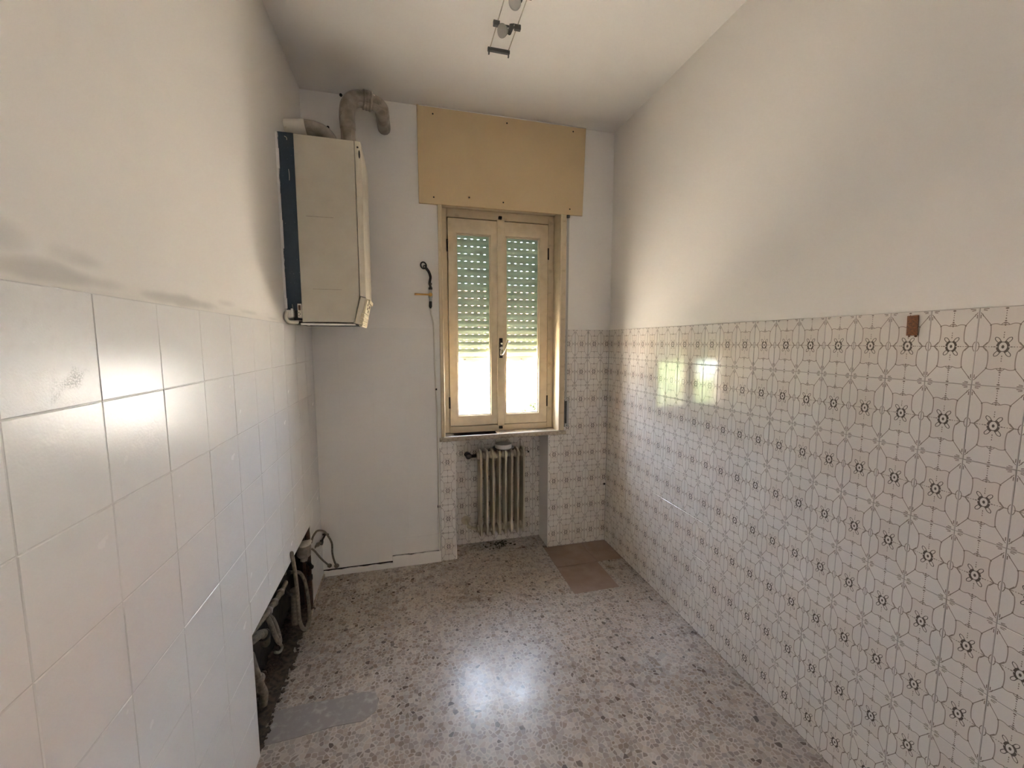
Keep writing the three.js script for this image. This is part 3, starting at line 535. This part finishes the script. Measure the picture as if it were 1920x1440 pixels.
// ------------------------------------------------------------------ radiator in the niche
{
  const t = thing('radiator', 'cream eight column radiator in the niche under the window', 'radiator', [0, 0, -0.1]);
  const y0 = 0.115, y1 = 0.742, pitch = 0.0452, X0 = 1.045;
  const outer = new THREE.Shape(); const rw = 0.05, R = 0.035; // profile in (depth, height)
  outer.moveTo(-rw + R, y0); outer.lineTo(rw - R, y0); outer.quadraticCurveTo(rw, y0, rw, y0 + R); outer.lineTo(rw, y1 - R); outer.quadraticCurveTo(rw, y1, rw - R, y1); outer.lineTo(-rw + R, y1); outer.quadraticCurveTo(-rw, y1, -rw, y1 - R); outer.lineTo(-rw, y0 + R); outer.quadraticCurveTo(-rw, y0, -rw + R, y0);
    const col = new THREE.ExtrudeGeometry(outer, { depth: 0.006, bevelEnabled: true, bevelSize: 0.006, bevelThickness: 0.005, bevelSegments: 3, curveSegments: 8 }).translate(0, 0, -0.003).rotateY(Math.PI / 2);
  const hub = (y) => lathe([[0.02, -0.0227], [0.027, -0.016], [0.029, 0], [0.027, 0.016], [0.02, 0.0227]], [0, y, 0], [1, 0, 0], 18).scale(1, 1, 1.35);
  const colGeo = metreUV(joined([col, hub(y0 + 0.04), hub(y1 - 0.04)]));
  for (let i = 0; i < 8; i++) { const m = new THREE.Mesh(colGeo, M.radiatorEnamel); m.name = numbered('column'); m.position.x = X0 + i * pitch; m.castShadow = m.receiveShadow = true; t.add(m); }
  const v = mk('valve', [cyl([1.02, y1 - 0.04, 0], [0.965, y1 - 0.04, 0], 0.012), lathe([[0, 0], [0.02, 0.002], [0.022, 0.012], [0.019, 0.03], [0.012, 0.036], [0, 0.037]], [0.968, y1 - 0.036, 0.0], [-0.35, 0.1, 0.9], 20), cyl([0.965, y1 - 0.04, 0], [0.965, y1 - 0.04, -0.095], 0.01)], M.darkMetal, t);
  mk('valve_knob', [new THREE.TorusGeometry(0.016, 0.006, 8, 18).rotateX(0.6).translate(0.952, y1 - 0.02, 0.012)], M.blackRubber, v);
  mk('lockshield', [cyl([1.02, y0 + 0.04, 0], [0.975, y0 + 0.055, 0.0], 0.012), lathe([[0, 0], [0.014, 0.0], [0.014, 0.03], [0.008, 0.036], [0, 0.036]], [0.97, y0 + 0.055, -0.01], [-0.4, 0.5, 0.6], 16), cyl([0.965, y0 + 0.055, 0], [0.95, y0 + 0.075, -0.095], 0.01), lathe([[0.012, 0], [0.034, 0.003], [0.034, 0.005], [0, 0.006]], [0.951, y0 + 0.075, -0.0945], [0, 0, 1], 22)], M.radiatorEnamel, t);
  mk('air_vent', [cyl([X0 + 7 * pitch + 0.015, y1 - 0.035, 0], [X0 + 7 * pitch + 0.04, y1 - 0.035, 0], 0.007, 0.005, 12)], M.whitePlastic, t);
  mk('vent_key', [cyl([X0 + 7 * pitch + 0.04, y1 - 0.035, 0], [X0 + 7 * pitch + 0.052, y1 - 0.035, 0], 0.007, 0.007, 10)], M.blackRubber, t);
  for (const x of [1.1, 1.3]) for (const y of [y1 - 0.06, y0 + 0.03]) mk('wall_bracket', [bx(x, x + 0.015, y, y + 0.03, -0.09, -0.03)], M.darkMetal, t);
}
{
  const t = thing('plastic_dish', 'round white plastic dish resting on top of the radiator', 'dish', [1.217, 0.7475, -0.09]);
  mk('saucer', [lathe([[0, 0], [0.06, 0.0], [0.078, 0.008], [0.076, 0.01], [0.058, 0.004], [0, 0.004]], [0, 0, 0], [0, 1, 0], 40)], M.greyPlastic, t);
  mk('lid', [lathe([[0, 0.004], [0.057, 0.004], [0.0595, 0.008], [0.0595, 0.033], [0.057, 0.036], [0, 0.037]], [0, 0, 0], [0, 1, 0], 40)], M.whitePlastic, t);
}
{
  const gs = [];
  for (let i = 0; i < 46; i++) { const a = rr(0, 6.28), d = Math.pow(rnd(), 0.8) * 0.11, s = rr(0.002, 0.007) * (d < 0.04 ? 1.6 : 1); gs.push(new THREE.IcosahedronGeometry(s, 0).scale(rr(0.8, 1.8), rr(0.4, 0.9), rr(0.8, 1.5)).rotateY(rr(0, 3)).translate(1.205 + Math.cos(a) * d * 1.1, s * 0.35, -0.12 + Math.sin(a) * d * 0.5)); }
  const m = mk('debris', gs, M.moss, null, { kind: 'stuff' }); tag(m, 'dark crumbs of dirt on the floor under the radiator', 'debris');
}

// ------------------------------------------------------------------ old pipes in the opening of the left wall
const pipeThing = (name, label, category, parts) => { const t = thing(name, label, category); for (const [n, g, m, l] of parts) mk(n, g, m, t, l ? { label: l } : {}); return t; };
pipeThing('bent_pipe', 'thin pipe arching out of the wall opening and down to the window wall', 'pipe', [
  ['pipe', tube([[0.01, 0.392, 0.325], [0.011, 0.404, 0.29], [0.013, 0.406, 0.25], [0.02, 0.403, 0.205], [0.04, 0.384, 0.17], [0.05, 0.315, 0.085], [0.066, 0.241, 0.05], [0.064, 0.178, 0.04], [0.069, 0.132, 0.035], [0.079, 0.067, 0.008]], 0.0058, 70, 10), M.splashedPipe],
  ['flange', [lathe([[0, 0], [0.016, 0], [0.015, 0.004], [0.008, 0.008], [0, 0.008]], [0.08, 0.064, 0.0], [0, 0, 1], 18)], M.splashedPipe]]);
pipeThing('straight_pipe', 'thin straight pipe slanting from the wall opening to the window wall', 'pipe', [
  ['pipe', tube([[0.006, 0.338, 0.295], [0.008, 0.3, 0.245], [0.02, 0.202, 0.15], [0.039, 0.073, 0.01]], 0.0055, 50, 10), M.splashedPipe],
  ['fitting', [lathe([[0, 0], [0.014, 0], [0.014, 0.01], [0.009, 0.014], [0.009, 0.03], [0, 0.03]], [0.039, 0.07, 0.0], [-0.1, 0.5, 0.8], 6)], M.splashedPipe]]);
pipeThing('stop_valve', 'small stop valve with tee handle under the arching pipe', 'valve', [
  ['stem', [cyl([-0.004, 0.302, 0.205], [0.014, 0.291, 0.125], 0.0085, 0.0075, 12), lathe([[0.008, 0], [0.013, 0.003], [0.013, 0.018], [0.008, 0.021]], [0.005, 0.297, 0.17], [0.2, -0.1, -0.9], 6)], M.splashedPipe],
  ['valve_body', [lathe([[0, 0], [0.011, 0.002], [0.012, 0.02], [0.009, 0.03], [0, 0.031]], [0.012, 0.262, 0.1], [0.15, 0.8, -0.3], 16)], M.darkMetal],
  ['tee_handle', [cyl([0.016, 0.282, 0.09], [0.036, 0.318, 0.075], 0.006, 0.006, 10), cyl([0.022, 0.322, 0.082], [0.052, 0.31, 0.066], 0.006, 0.006, 10)], M.darkMetal]]);
pipeThing('loop_pipe', 'pale pipe bent in a long loop hanging out of the wall opening', 'pipe', [
  ['pipe', tube([[0.006, 0.52, 0.688], [0.015, 0.482, 0.702], [0.02, 0.431, 0.704], [0.03, 0.332, 0.721], [0.035, 0.213, 0.732], [0.038, 0.161, 0.713], [0.04, 0.116, 0.672], [0.04, 0.092, 0.611], [0.035, 0.098, 0.55], [0.02, 0.187, 0.5], [0.0, 0.261, 0.472], [-0.02, 0.3, 0.47], [-0.05, 0.325, 0.5], [-0.11, 0.335, 0.53]], 0.0088, 110, 12), M.splashedPipe],
  ['nut', [lathe([[0.009, 0], [0.015, 0.003], [0.015, 0.018], [0.009, 0.021]], [-0.055, 0.326, 0.503], [-0.6, 0.1, 0.4], 6)], M.darkMetal]]);
pipeThing('water_meter', 'grey lump of a valve body with plaster crust at the top of the opening', 'valve', [
  ['body', [lathe([[0, 0], [0.03, 0.0], [0.036, 0.01], [0.036, 0.055], [0.03, 0.066], [0.02, 0.07], [0, 0.07]], [-0.022, 0.335, 0.36], [0.06, 1, 0.04], 20), lathe([[0.012, 0], [0.02, 0.004], [0.02, 0.03], [0.012, 0.034]], [-0.022, 0.305, 0.36], [0, 1, 0], 6)], M.flueMetal],
  ['plaster_crust', [new THREE.IcosahedronGeometry(0.022, 1).scale(1.5, 0.5, 1.9).translate(-0.012, 0.409, 0.37), new THREE.IcosahedronGeometry(0.016, 1).scale(1, 0.6, 1.6).translate(0.002, 0.406, 0.345)], M.whitePipe],
  ['lever', [cyl([-0.01, 0.3, 0.35], [0.004, 0.25, 0.325], 0.011, 0.009, 10), new THREE.SphereGeometry(0.013, 12, 8).translate(0.004, 0.248, 0.325)], M.darkMetal]]);
pipeThing('drain_stack', 'dark vertical pipe at the window end of the wall opening', 'pipe', [
  ['pipe', [cyl([-0.012, 0.0, 0.305], [-0.012, 0.462, 0.3], 0.0105, 0.0105, 14), cyl([-0.034, 0.0, 0.315], [-0.034, 0.462, 0.31], 0.009, 0.009, 14)], M.rust],
  ['coupling', [lathe([[0.01, 0], [0.0155, 0.003], [0.0155, 0.028], [0.01, 0.031]], [-0.012, 0.16, 0.303], [0, 1, 0], 16)], M.darkMetal]]);
pipeThing('jointed_pipe', 'jointed grey pipe with nuts along the top of the wall opening', 'pipe', [
  ['pipe', tube([[-0.1, 0.25, 0.46], [-0.06, 0.31, 0.575], [-0.04, 0.352, 0.744], [-0.03, 0.385, 0.864], [-0.028, 0.41, 0.99], [-0.05, 0.41, 1.1]], 0.0115, 60, 12), M.splashedPipe],
  ...[[-0.045, 0.342, 0.7], [-0.034, 0.375, 0.83], [-0.029, 0.396, 0.92]].map((p) => ['nut', [lathe([[0.011, 0], [0.018, 0.003], [0.018, 0.024], [0.011, 0.027]], p, [0.05, 0.25, 0.95], 6)], M.flueMetal]),
  ['branch', [cyl([-0.05, 0.335, 0.66], [-0.03, 0.27, 0.63], 0.008, 0.008, 10), cyl([-0.03, 0.27, 0.63], [-0.04, 0.24, 0.56], 0.008, 0.008, 10)], M.darkMetal]]);
pipeThing('drain_hose', 'grey drain hose hanging in a narrow bend below the jointed pipe', 'hose', [
  ['hose', tube([[-0.022, 0.383, 0.958], [-0.012, 0.365, 0.964], [-0.002, 0.327, 0.965], [0.004, 0.272, 0.944], [0.004, 0.248, 0.925], [-0.004, 0.238, 0.893], [-0.03, 0.24, 0.83], [-0.055, 0.275, 0.8], [-0.08, 0.33, 0.82]], 0.0095, 70, 12), M.splashedPipe],
  ['hook', tube([[-0.006, 0.226, 0.952], [-0.004, 0.19, 0.905], [-0.006, 0.18, 0.862], [-0.012, 0.206, 0.87]], 0.006, 24, 8), M.splashedPipe]]);
pipeThing('tee_fitting', 'grey tee fitting at the near upper corner of the wall opening', 'pipe', [
  ['elbow', tube([[-0.075, 0.37, 1.1], [-0.045, 0.372, 1.06], [-0.04, 0.354, 1.01], [-0.04, 0.305, 0.945], [-0.045, 0.26, 0.93]], 0.017, 36, 14), M.splashedPipe],
  ['collar', [lathe([[0.017, 0], [0.023, 0.003], [0.023, 0.02], [0.017, 0.023]], [-0.04, 0.325, 0.97], [0, -0.62, -0.78], 18)], M.darkMetal]]);
pipeThing('waste_pipe', 'pale waste pipe curving to the floor at the near end of the opening', 'pipe', [
  ['pipe', tube([[-0.06, 0.3, 1.05], [-0.05, 0.28, 1.065], [-0.04, 0.255, 1.075], [-0.032, 0.225, 1.075], [-0.028, 0.17, 1.06], [-0.04, 0.09, 1.0], [-0.06, 0.0, 0.96]], 0.015, 50, 14), M.splashedPipe],
  ['socket', [new THREE.SphereGeometry(0.022, 16, 12).scale(1, 0.9, 1.2).translate(-0.03, 0.213, 1.072)], M.splashedPipe]]);
pipeThing('capped_stub', 'short capped stub of pipe behind the hanging loop', 'pipe', [
  ['stub', [cyl([-0.06, 0.0, 0.46], [-0.055, 0.19, 0.46], 0.016, 0.016, 16), lathe([[0, 0], [0.02, 0], [0.02, 0.02], [0.012, 0.028], [0, 0.028]], [-0.055, 0.185, 0.46], [0, 1, 0], 16)], M.splashedPipe]]);
{
  const gs = [];
  for (let i = 0; i < 320; i++) { const s = rr(0.003, 0.011), x = -0.112 + 0.118 * Math.pow(rnd(), 1.5), z = rr(CAV.z0 + 0.03, CAV.z1 - 0.03); gs.push(new THREE.IcosahedronGeometry(s, 0).scale(rr(0.8, 1.6), rr(0.5, 1), rr(0.8, 1.6)).rotateY(rr(0, 3)).translate(x, s * 0.4 + 0.03 * clamp(-x * 9 - 0.4), z)); }
  const edge = Array.from({ length: 25 }, (_, i) => [-0.012 + 0.022 * perlin.noise(i * 0.7, 3.3, 0.5), CAV.z0 + 0.012 + (CAV.z1 - CAV.z0 - 0.024) * i / 24]);
  gs.push(new THREE.ExtrudeGeometry(shapeOf([[-0.117, CAV.z0 + 0.01], ...edge, [-0.117, CAV.z1 - 0.01]]), { depth: 0.002, bevelEnabled: true, bevelSize: 0.004, bevelThickness: 0.003, bevelSegments: 2 }).rotateX(Math.PI / 2).translate(0, 0.004, 0));
  const m = mk('rubble', gs, M.oldRubble, null, { kind: 'stuff' }); tag(m, 'dark rubble lying in the wall opening under the old pipes', 'rubble');
}
{
  const t = struct('baseboard_left');
  mk('baseboard_strip', [bx(-0.006, 0.008, 0, 0.02, 0.0, CAV.z0, 0.003), bx(0.0, 0.012, 0, 0.009, CAV.z0, 0.46, 0.003)], M.sillStone, t);
}

// ------------------------------------------------------------------ track light
{
  const t = thing('track_light', 'rod track light with swivelling halogen spots under the ceiling', 'lamp');
  const y = 2.875, xl = 0.966, xr = 1.054, ze = 0.705, z2 = 2.3;
  mk('rod', [cyl([xl, y, ze], [xl + 0.01, y, z2], 0.0024, 0.0024, 10)], M.brightSteel, t);
  mk('rod', [cyl([xr, y, ze], [xr + 0.01, y, z2], 0.0024, 0.0024, 10)], M.brightSteel, t);
  mk('end_bar', [bx(xl - 0.009, xr + 0.009, y - 0.0075, y + 0.0075, ze - 0.0075, ze + 0.0075, 0.002), bx(xl - 0.006, xl, y - 0.022, y, ze - 0.005, ze + 0.005, 0.001), bx(xr, xr + 0.006, y - 0.022, y, ze - 0.005, ze + 0.005, 0.001)], M.blackPlastic, t);
  for (const x of [xl, xr]) mk('standoff', [cyl([x + 0.006, y, 1.55], [x + 0.006, H, 1.55], 0.004, 0.004, 10)], M.brightSteel, t);
  const spot = (z, aim) => {
    const h = mk('lamp_holder', [bx(xl - 0.016, xl + 0.012, y - 0.011, y + 0.009, z - 0.008, z + 0.008, 0.002), bx(xr - 0.01, xr + 0.018, y - 0.011, y + 0.009, z - 0.008, z + 0.008, 0.002), bx(xl, xr, y - 0.006, y + 0.0, z - 0.004, z + 0.004, 0.001), cyl([xl + 0.028, y, z - 0.002], [xl + 0.036, y - 0.03, z + 0.006], 0.006, 0.006, 10), cyl([xr - 0.022, y, z], [xl + 0.05, y - 0.042, z + 0.02], 0.011, 0.009, 12), cyl([xr - 0.03, y + 0.006, z], [xr - 0.008, y + 0.02, z - 0.012], 0.003, 0.003, 8)], M.blackPlastic, t);
    const d = V(aim).normalize(), base = [xl + 0.044, y - 0.03, z + 0.012];
    mk('bulb', [lathe([[0.006, 0], [0.008, 0.006], [0.016, 0.014], [0.0235, 0.03], [0.025, 0.036], [0.025, 0.039], [0.0235, 0.0395], [0.021, 0.037], [0.012, 0.04], [0, 0.041]], base, d.toArray(), 28)], M.lampGlass, h);
  };
  spot(0.865, [-0.72, -0.42, 0.45]); spot(1.035, [-0.35, -0.6, 0.35]); spot(1.4, [0.3, -0.9, 0.2]);
}

// ------------------------------------------------------------------ brown glue strip on the right wall
{
  const g = bx(-0.014, 0.014, -0.029, 0.029, -0.001, 0.0025, 0.001).rotateY(-Math.PI / 2).rotateX(-0.03);
  const t = thing('glue_strip', 'brown strip of old glue near the top of the printed tiles', 'strip', [W - 0.0006, 1.56, 1.85]);
  mk('strip', [g, new THREE.SphereGeometry(0.004, 8, 6).scale(0.4, 0.8, 1).translate(-0.001, -0.031, 0.01), new THREE.SphereGeometry(0.003, 8, 6).scale(0.4, 1, 1).translate(-0.001, -0.031, -0.006)], M.brownGlue, t);
}

// ------------------------------------------------------------------ outside: street side seen through the gap under the shutter
const GY = -3.7;
mat('earth', { map: grime([0.76, 0.72, 0.67], [0.68, 0.645, 0.59], 5, -0.2, 0.3, 0.2), roughness: 0.95 });
const brickMap = dataTex(512, 512, (u, v) => { const rows = 16, r = Math.floor(v * rows), f = v * rows - r, c = u * 6 + (r % 2) * 0.5, cf = c - Math.floor(c), id = perlin.noise(Math.floor(c) % 6 * 3.7 + 0.3, r * 2.9 + 0.4, 1.5), mortar = f < 0.13 || cf < 0.05; const n = fbm(u * 20, v * 20, 3, 3) * 0.06; return mortar ? [0.76 + n, 0.71 + n, 0.66 + n] : [0.72 + id * 0.2 + n, 0.52 + id * 0.2 + n, 0.44 + id * 0.18 + n]; }, true, 0.8);
mat('brickwork', { map: brickMap, roughness: 0.9 });
mat('orangeBrick', { map: grime([0.78, 0.5, 0.38], [0.7, 0.44, 0.34], 6, -0.2, 0.3, 1), roughness: 0.9 });
mat('whiteRender', { color: lin(0.78, 0.77, 0.74), roughness: 0.9 });
mat('darkGlass', { color: lin(0.1, 0.12, 0.16), roughness: 0.25 });
mat('canopySheet', { color: lin(0.82, 0.82, 0.8), roughness: 0.6 });
mat('roofTile', { color: lin(0.42, 0.2, 0.12), roughness: 0.9 });
mat('leafGreen', { color: lin(0.1, 0.14, 0.05), roughness: 0.8, transmission: 0.35, thickness: 0, side: THREE.DoubleSide });
mat('bark', { color: lin(0.16, 0.11, 0.08), roughness: 1 });
{ const g = struct('ground'); mk('ground_surface', [bx(-45, 45, GY - 0.3, GY, -60, -0.6)], M.earth, g); mk('ground_rear', [bx(-45, 45, GY - 0.3, GY, -0.6, 30)], M.earth, g); }
{
  const t = thing('brick_house', 'pink brick house across the yard seen through the window', 'house', [0, 0, -18]);
  mk('wall', [bx(-4, 7.0, GY, 2.4, -6, 0)], M.brickwork, t);
  mk('side_wing', [bx(7.0, 13, GY, 2.4, -6, 0.5)], M.whiteRender, t, { label: 'white rendered wing' });
  mk('roof', [new THREE.ExtrudeGeometry(shapeOf([[-7, 2.3], [1.1, 2.3], [-2.9, 4.6]]), { depth: 17.6, bevelEnabled: false }).rotateY(Math.PI / 2).translate(-4.3, 0.1, -6.4)], M.roofTile, t);
  mk('downspout', [cyl([4.6, GY, 0.07], [4.6, 2.3, 0.07], 0.05, 0.05, 10)], M.greyPlastic, t);
  mk('white_strip', [bx(4.68, 4.95, GY, 2.4, 0, 0.03)], M.whiteRender, t);
  for (let i = 0; i < 14; i++) mk('dentil', [bx(2.9 + i * 0.13, 2.96 + i * 0.13, 0.24, 0.32, 0, 0.05)], M.orangeBrick, t);
  mk('lintel', [bx(5.75, 6.95, 0.2, 0.44, 0, 0.04)], M.orangeBrick, t);
  const w = mk('window', [bx(6.05, 6.23, -1.62, 0.17, 0, 0.05), bx(6.83, 7.0, -1.62, 0.17, 0, 0.05), bx(6.23, 6.83, -0.03, 0.17, 0, 0.05), bx(6.0, 7.0, -1.7, -1.52, 0, 0.1)], M.whiteRender, t, { label: 'white window surround' });
  mk('pane', [bx(6.23, 6.52, -1.52, -0.03, -0.02, 0.012), bx(6.54, 6.83, -1.52, -0.03, -0.02, 0.012)], M.darkGlass, w);
}
{
  const t = thing('arched_canopy', 'white arched canopy standing in the yard before the brick house', 'canopy');
  const arc = (cx, peak, R, half, z, n = 24) => Array.from({ length: n + 1 }, (_, i) => { const a = -half / R + 2 * half / R * i / n; return [cx + R * Math.sin(a), peak - R + R * Math.cos(a), z]; });
  const A = arc(2.85, -0.06, 1.9, 1.6, -8), B = arc(2.62, 0.165, 2.6, 2.1, -10), P = [], idx = [], n = A.length;
  for (const dy of [0, -0.04]) for (const L of [A, B]) for (const [x, y, z] of L) P.push(x, y + dy, z);
  for (let i = 0; i + 1 < n; i++) { idx.push(i, i + 1, n + i, i + 1, n + i + 1, n + i); const o = 2 * n; idx.push(o + i, o + n + i, o + i + 1, o + i + 1, o + n + i, o + n + i + 1); idx.push(i, o + i, i + 1, i + 1, o + i, o + i + 1); idx.push(n + i, n + i + 1, o + n + i, n + i + 1, o + n + i + 1, o + n + i); }
  const g = new THREE.BufferGeometry(); g.setAttribute('position', new THREE.Float32BufferAttribute(P, 3)); g.setIndex(idx); const g2 = g.toNonIndexed(); g2.computeVertexNormals();
  mk('roof_sheet', [g2], M.canopySheet, t);
  for (const p of [A[1], A[n - 2], B[1], B[n - 2]]) mk('post', [cyl([p[0], GY, p[2]], [p[0], p[1], p[2]], 0.04, 0.04, 10)], M.whiteRender, t);
}
function leafy(name, label, category, x, z, h, r, n, trunk, group) {
  const t = thing(name, label, category, [x, GY, z], group);
  const leaf = new THREE.BufferGeometry(); leaf.setAttribute('position', new THREE.Float32BufferAttribute([0, 0, 0, 0.5, 0.06, 0.3, 0, 0, 1, 0, 0, 0, 0, 0, 1, -0.5, 0.06, 0.3], 3)); leaf.computeVertexNormals();
  const im = new THREE.InstancedMesh(leaf, M.leafGreen, n); im.name = numbered('foliage'); im.userData.kind = 'stuff'; im.castShadow = im.receiveShadow = true;
  const m = new THREE.Matrix4(), q = new THREE.Quaternion(), c = new THREE.Color();
  for (let i = 0; i < n; i++) {
    const d = new THREE.Vector3(rr(-1, 1), rr(-1, 1), rr(-1, 1)).normalize(), k = Math.pow(rnd(), 0.4) * (1 + 0.25 * perlin.noise(d.x * 2 + x, d.y * 2, d.z * 2));
    q.setFromEuler(new THREE.Euler(rr(-1.2, 1.2), rr(0, 6.28), rr(-1, 1))); const s = rr(0.14, 0.3);
    im.setMatrixAt(i, m.compose(new THREE.Vector3(d.x * r * k, h - r + d.y * r * k, d.z * r * k), q, new THREE.Vector3(s, s, s)));
    im.setColorAt(i, c.setRGB(rr(0.7, 1.3), rr(0.75, 1.25), rr(0.6, 1.1)));
  }
  t.add(im);
  mk('trunk', [cyl([0, 0, 0], [0.05, h - r * 0.9, 0], trunk, trunk * 0.6, 10)], M.bark, t);
}
leafy('tree', 'tall leafy green tree of the yard standing beyond the canopy', 'tree', -7.5, -13, 6.2, 2.6, 3200, 0.16);
leafy('tree', 'smaller green tree of the yard standing nearer the window', 'tree', -5.4, -9, 4.6, 1.7, 1800, 0.1);
leafy('shrub', 'low green shrub under the dark window of the brick house', 'shrub', 6.75, -17.2, 2.35, 0.75, 700, 0.05);

renderer.render(scene, camera);
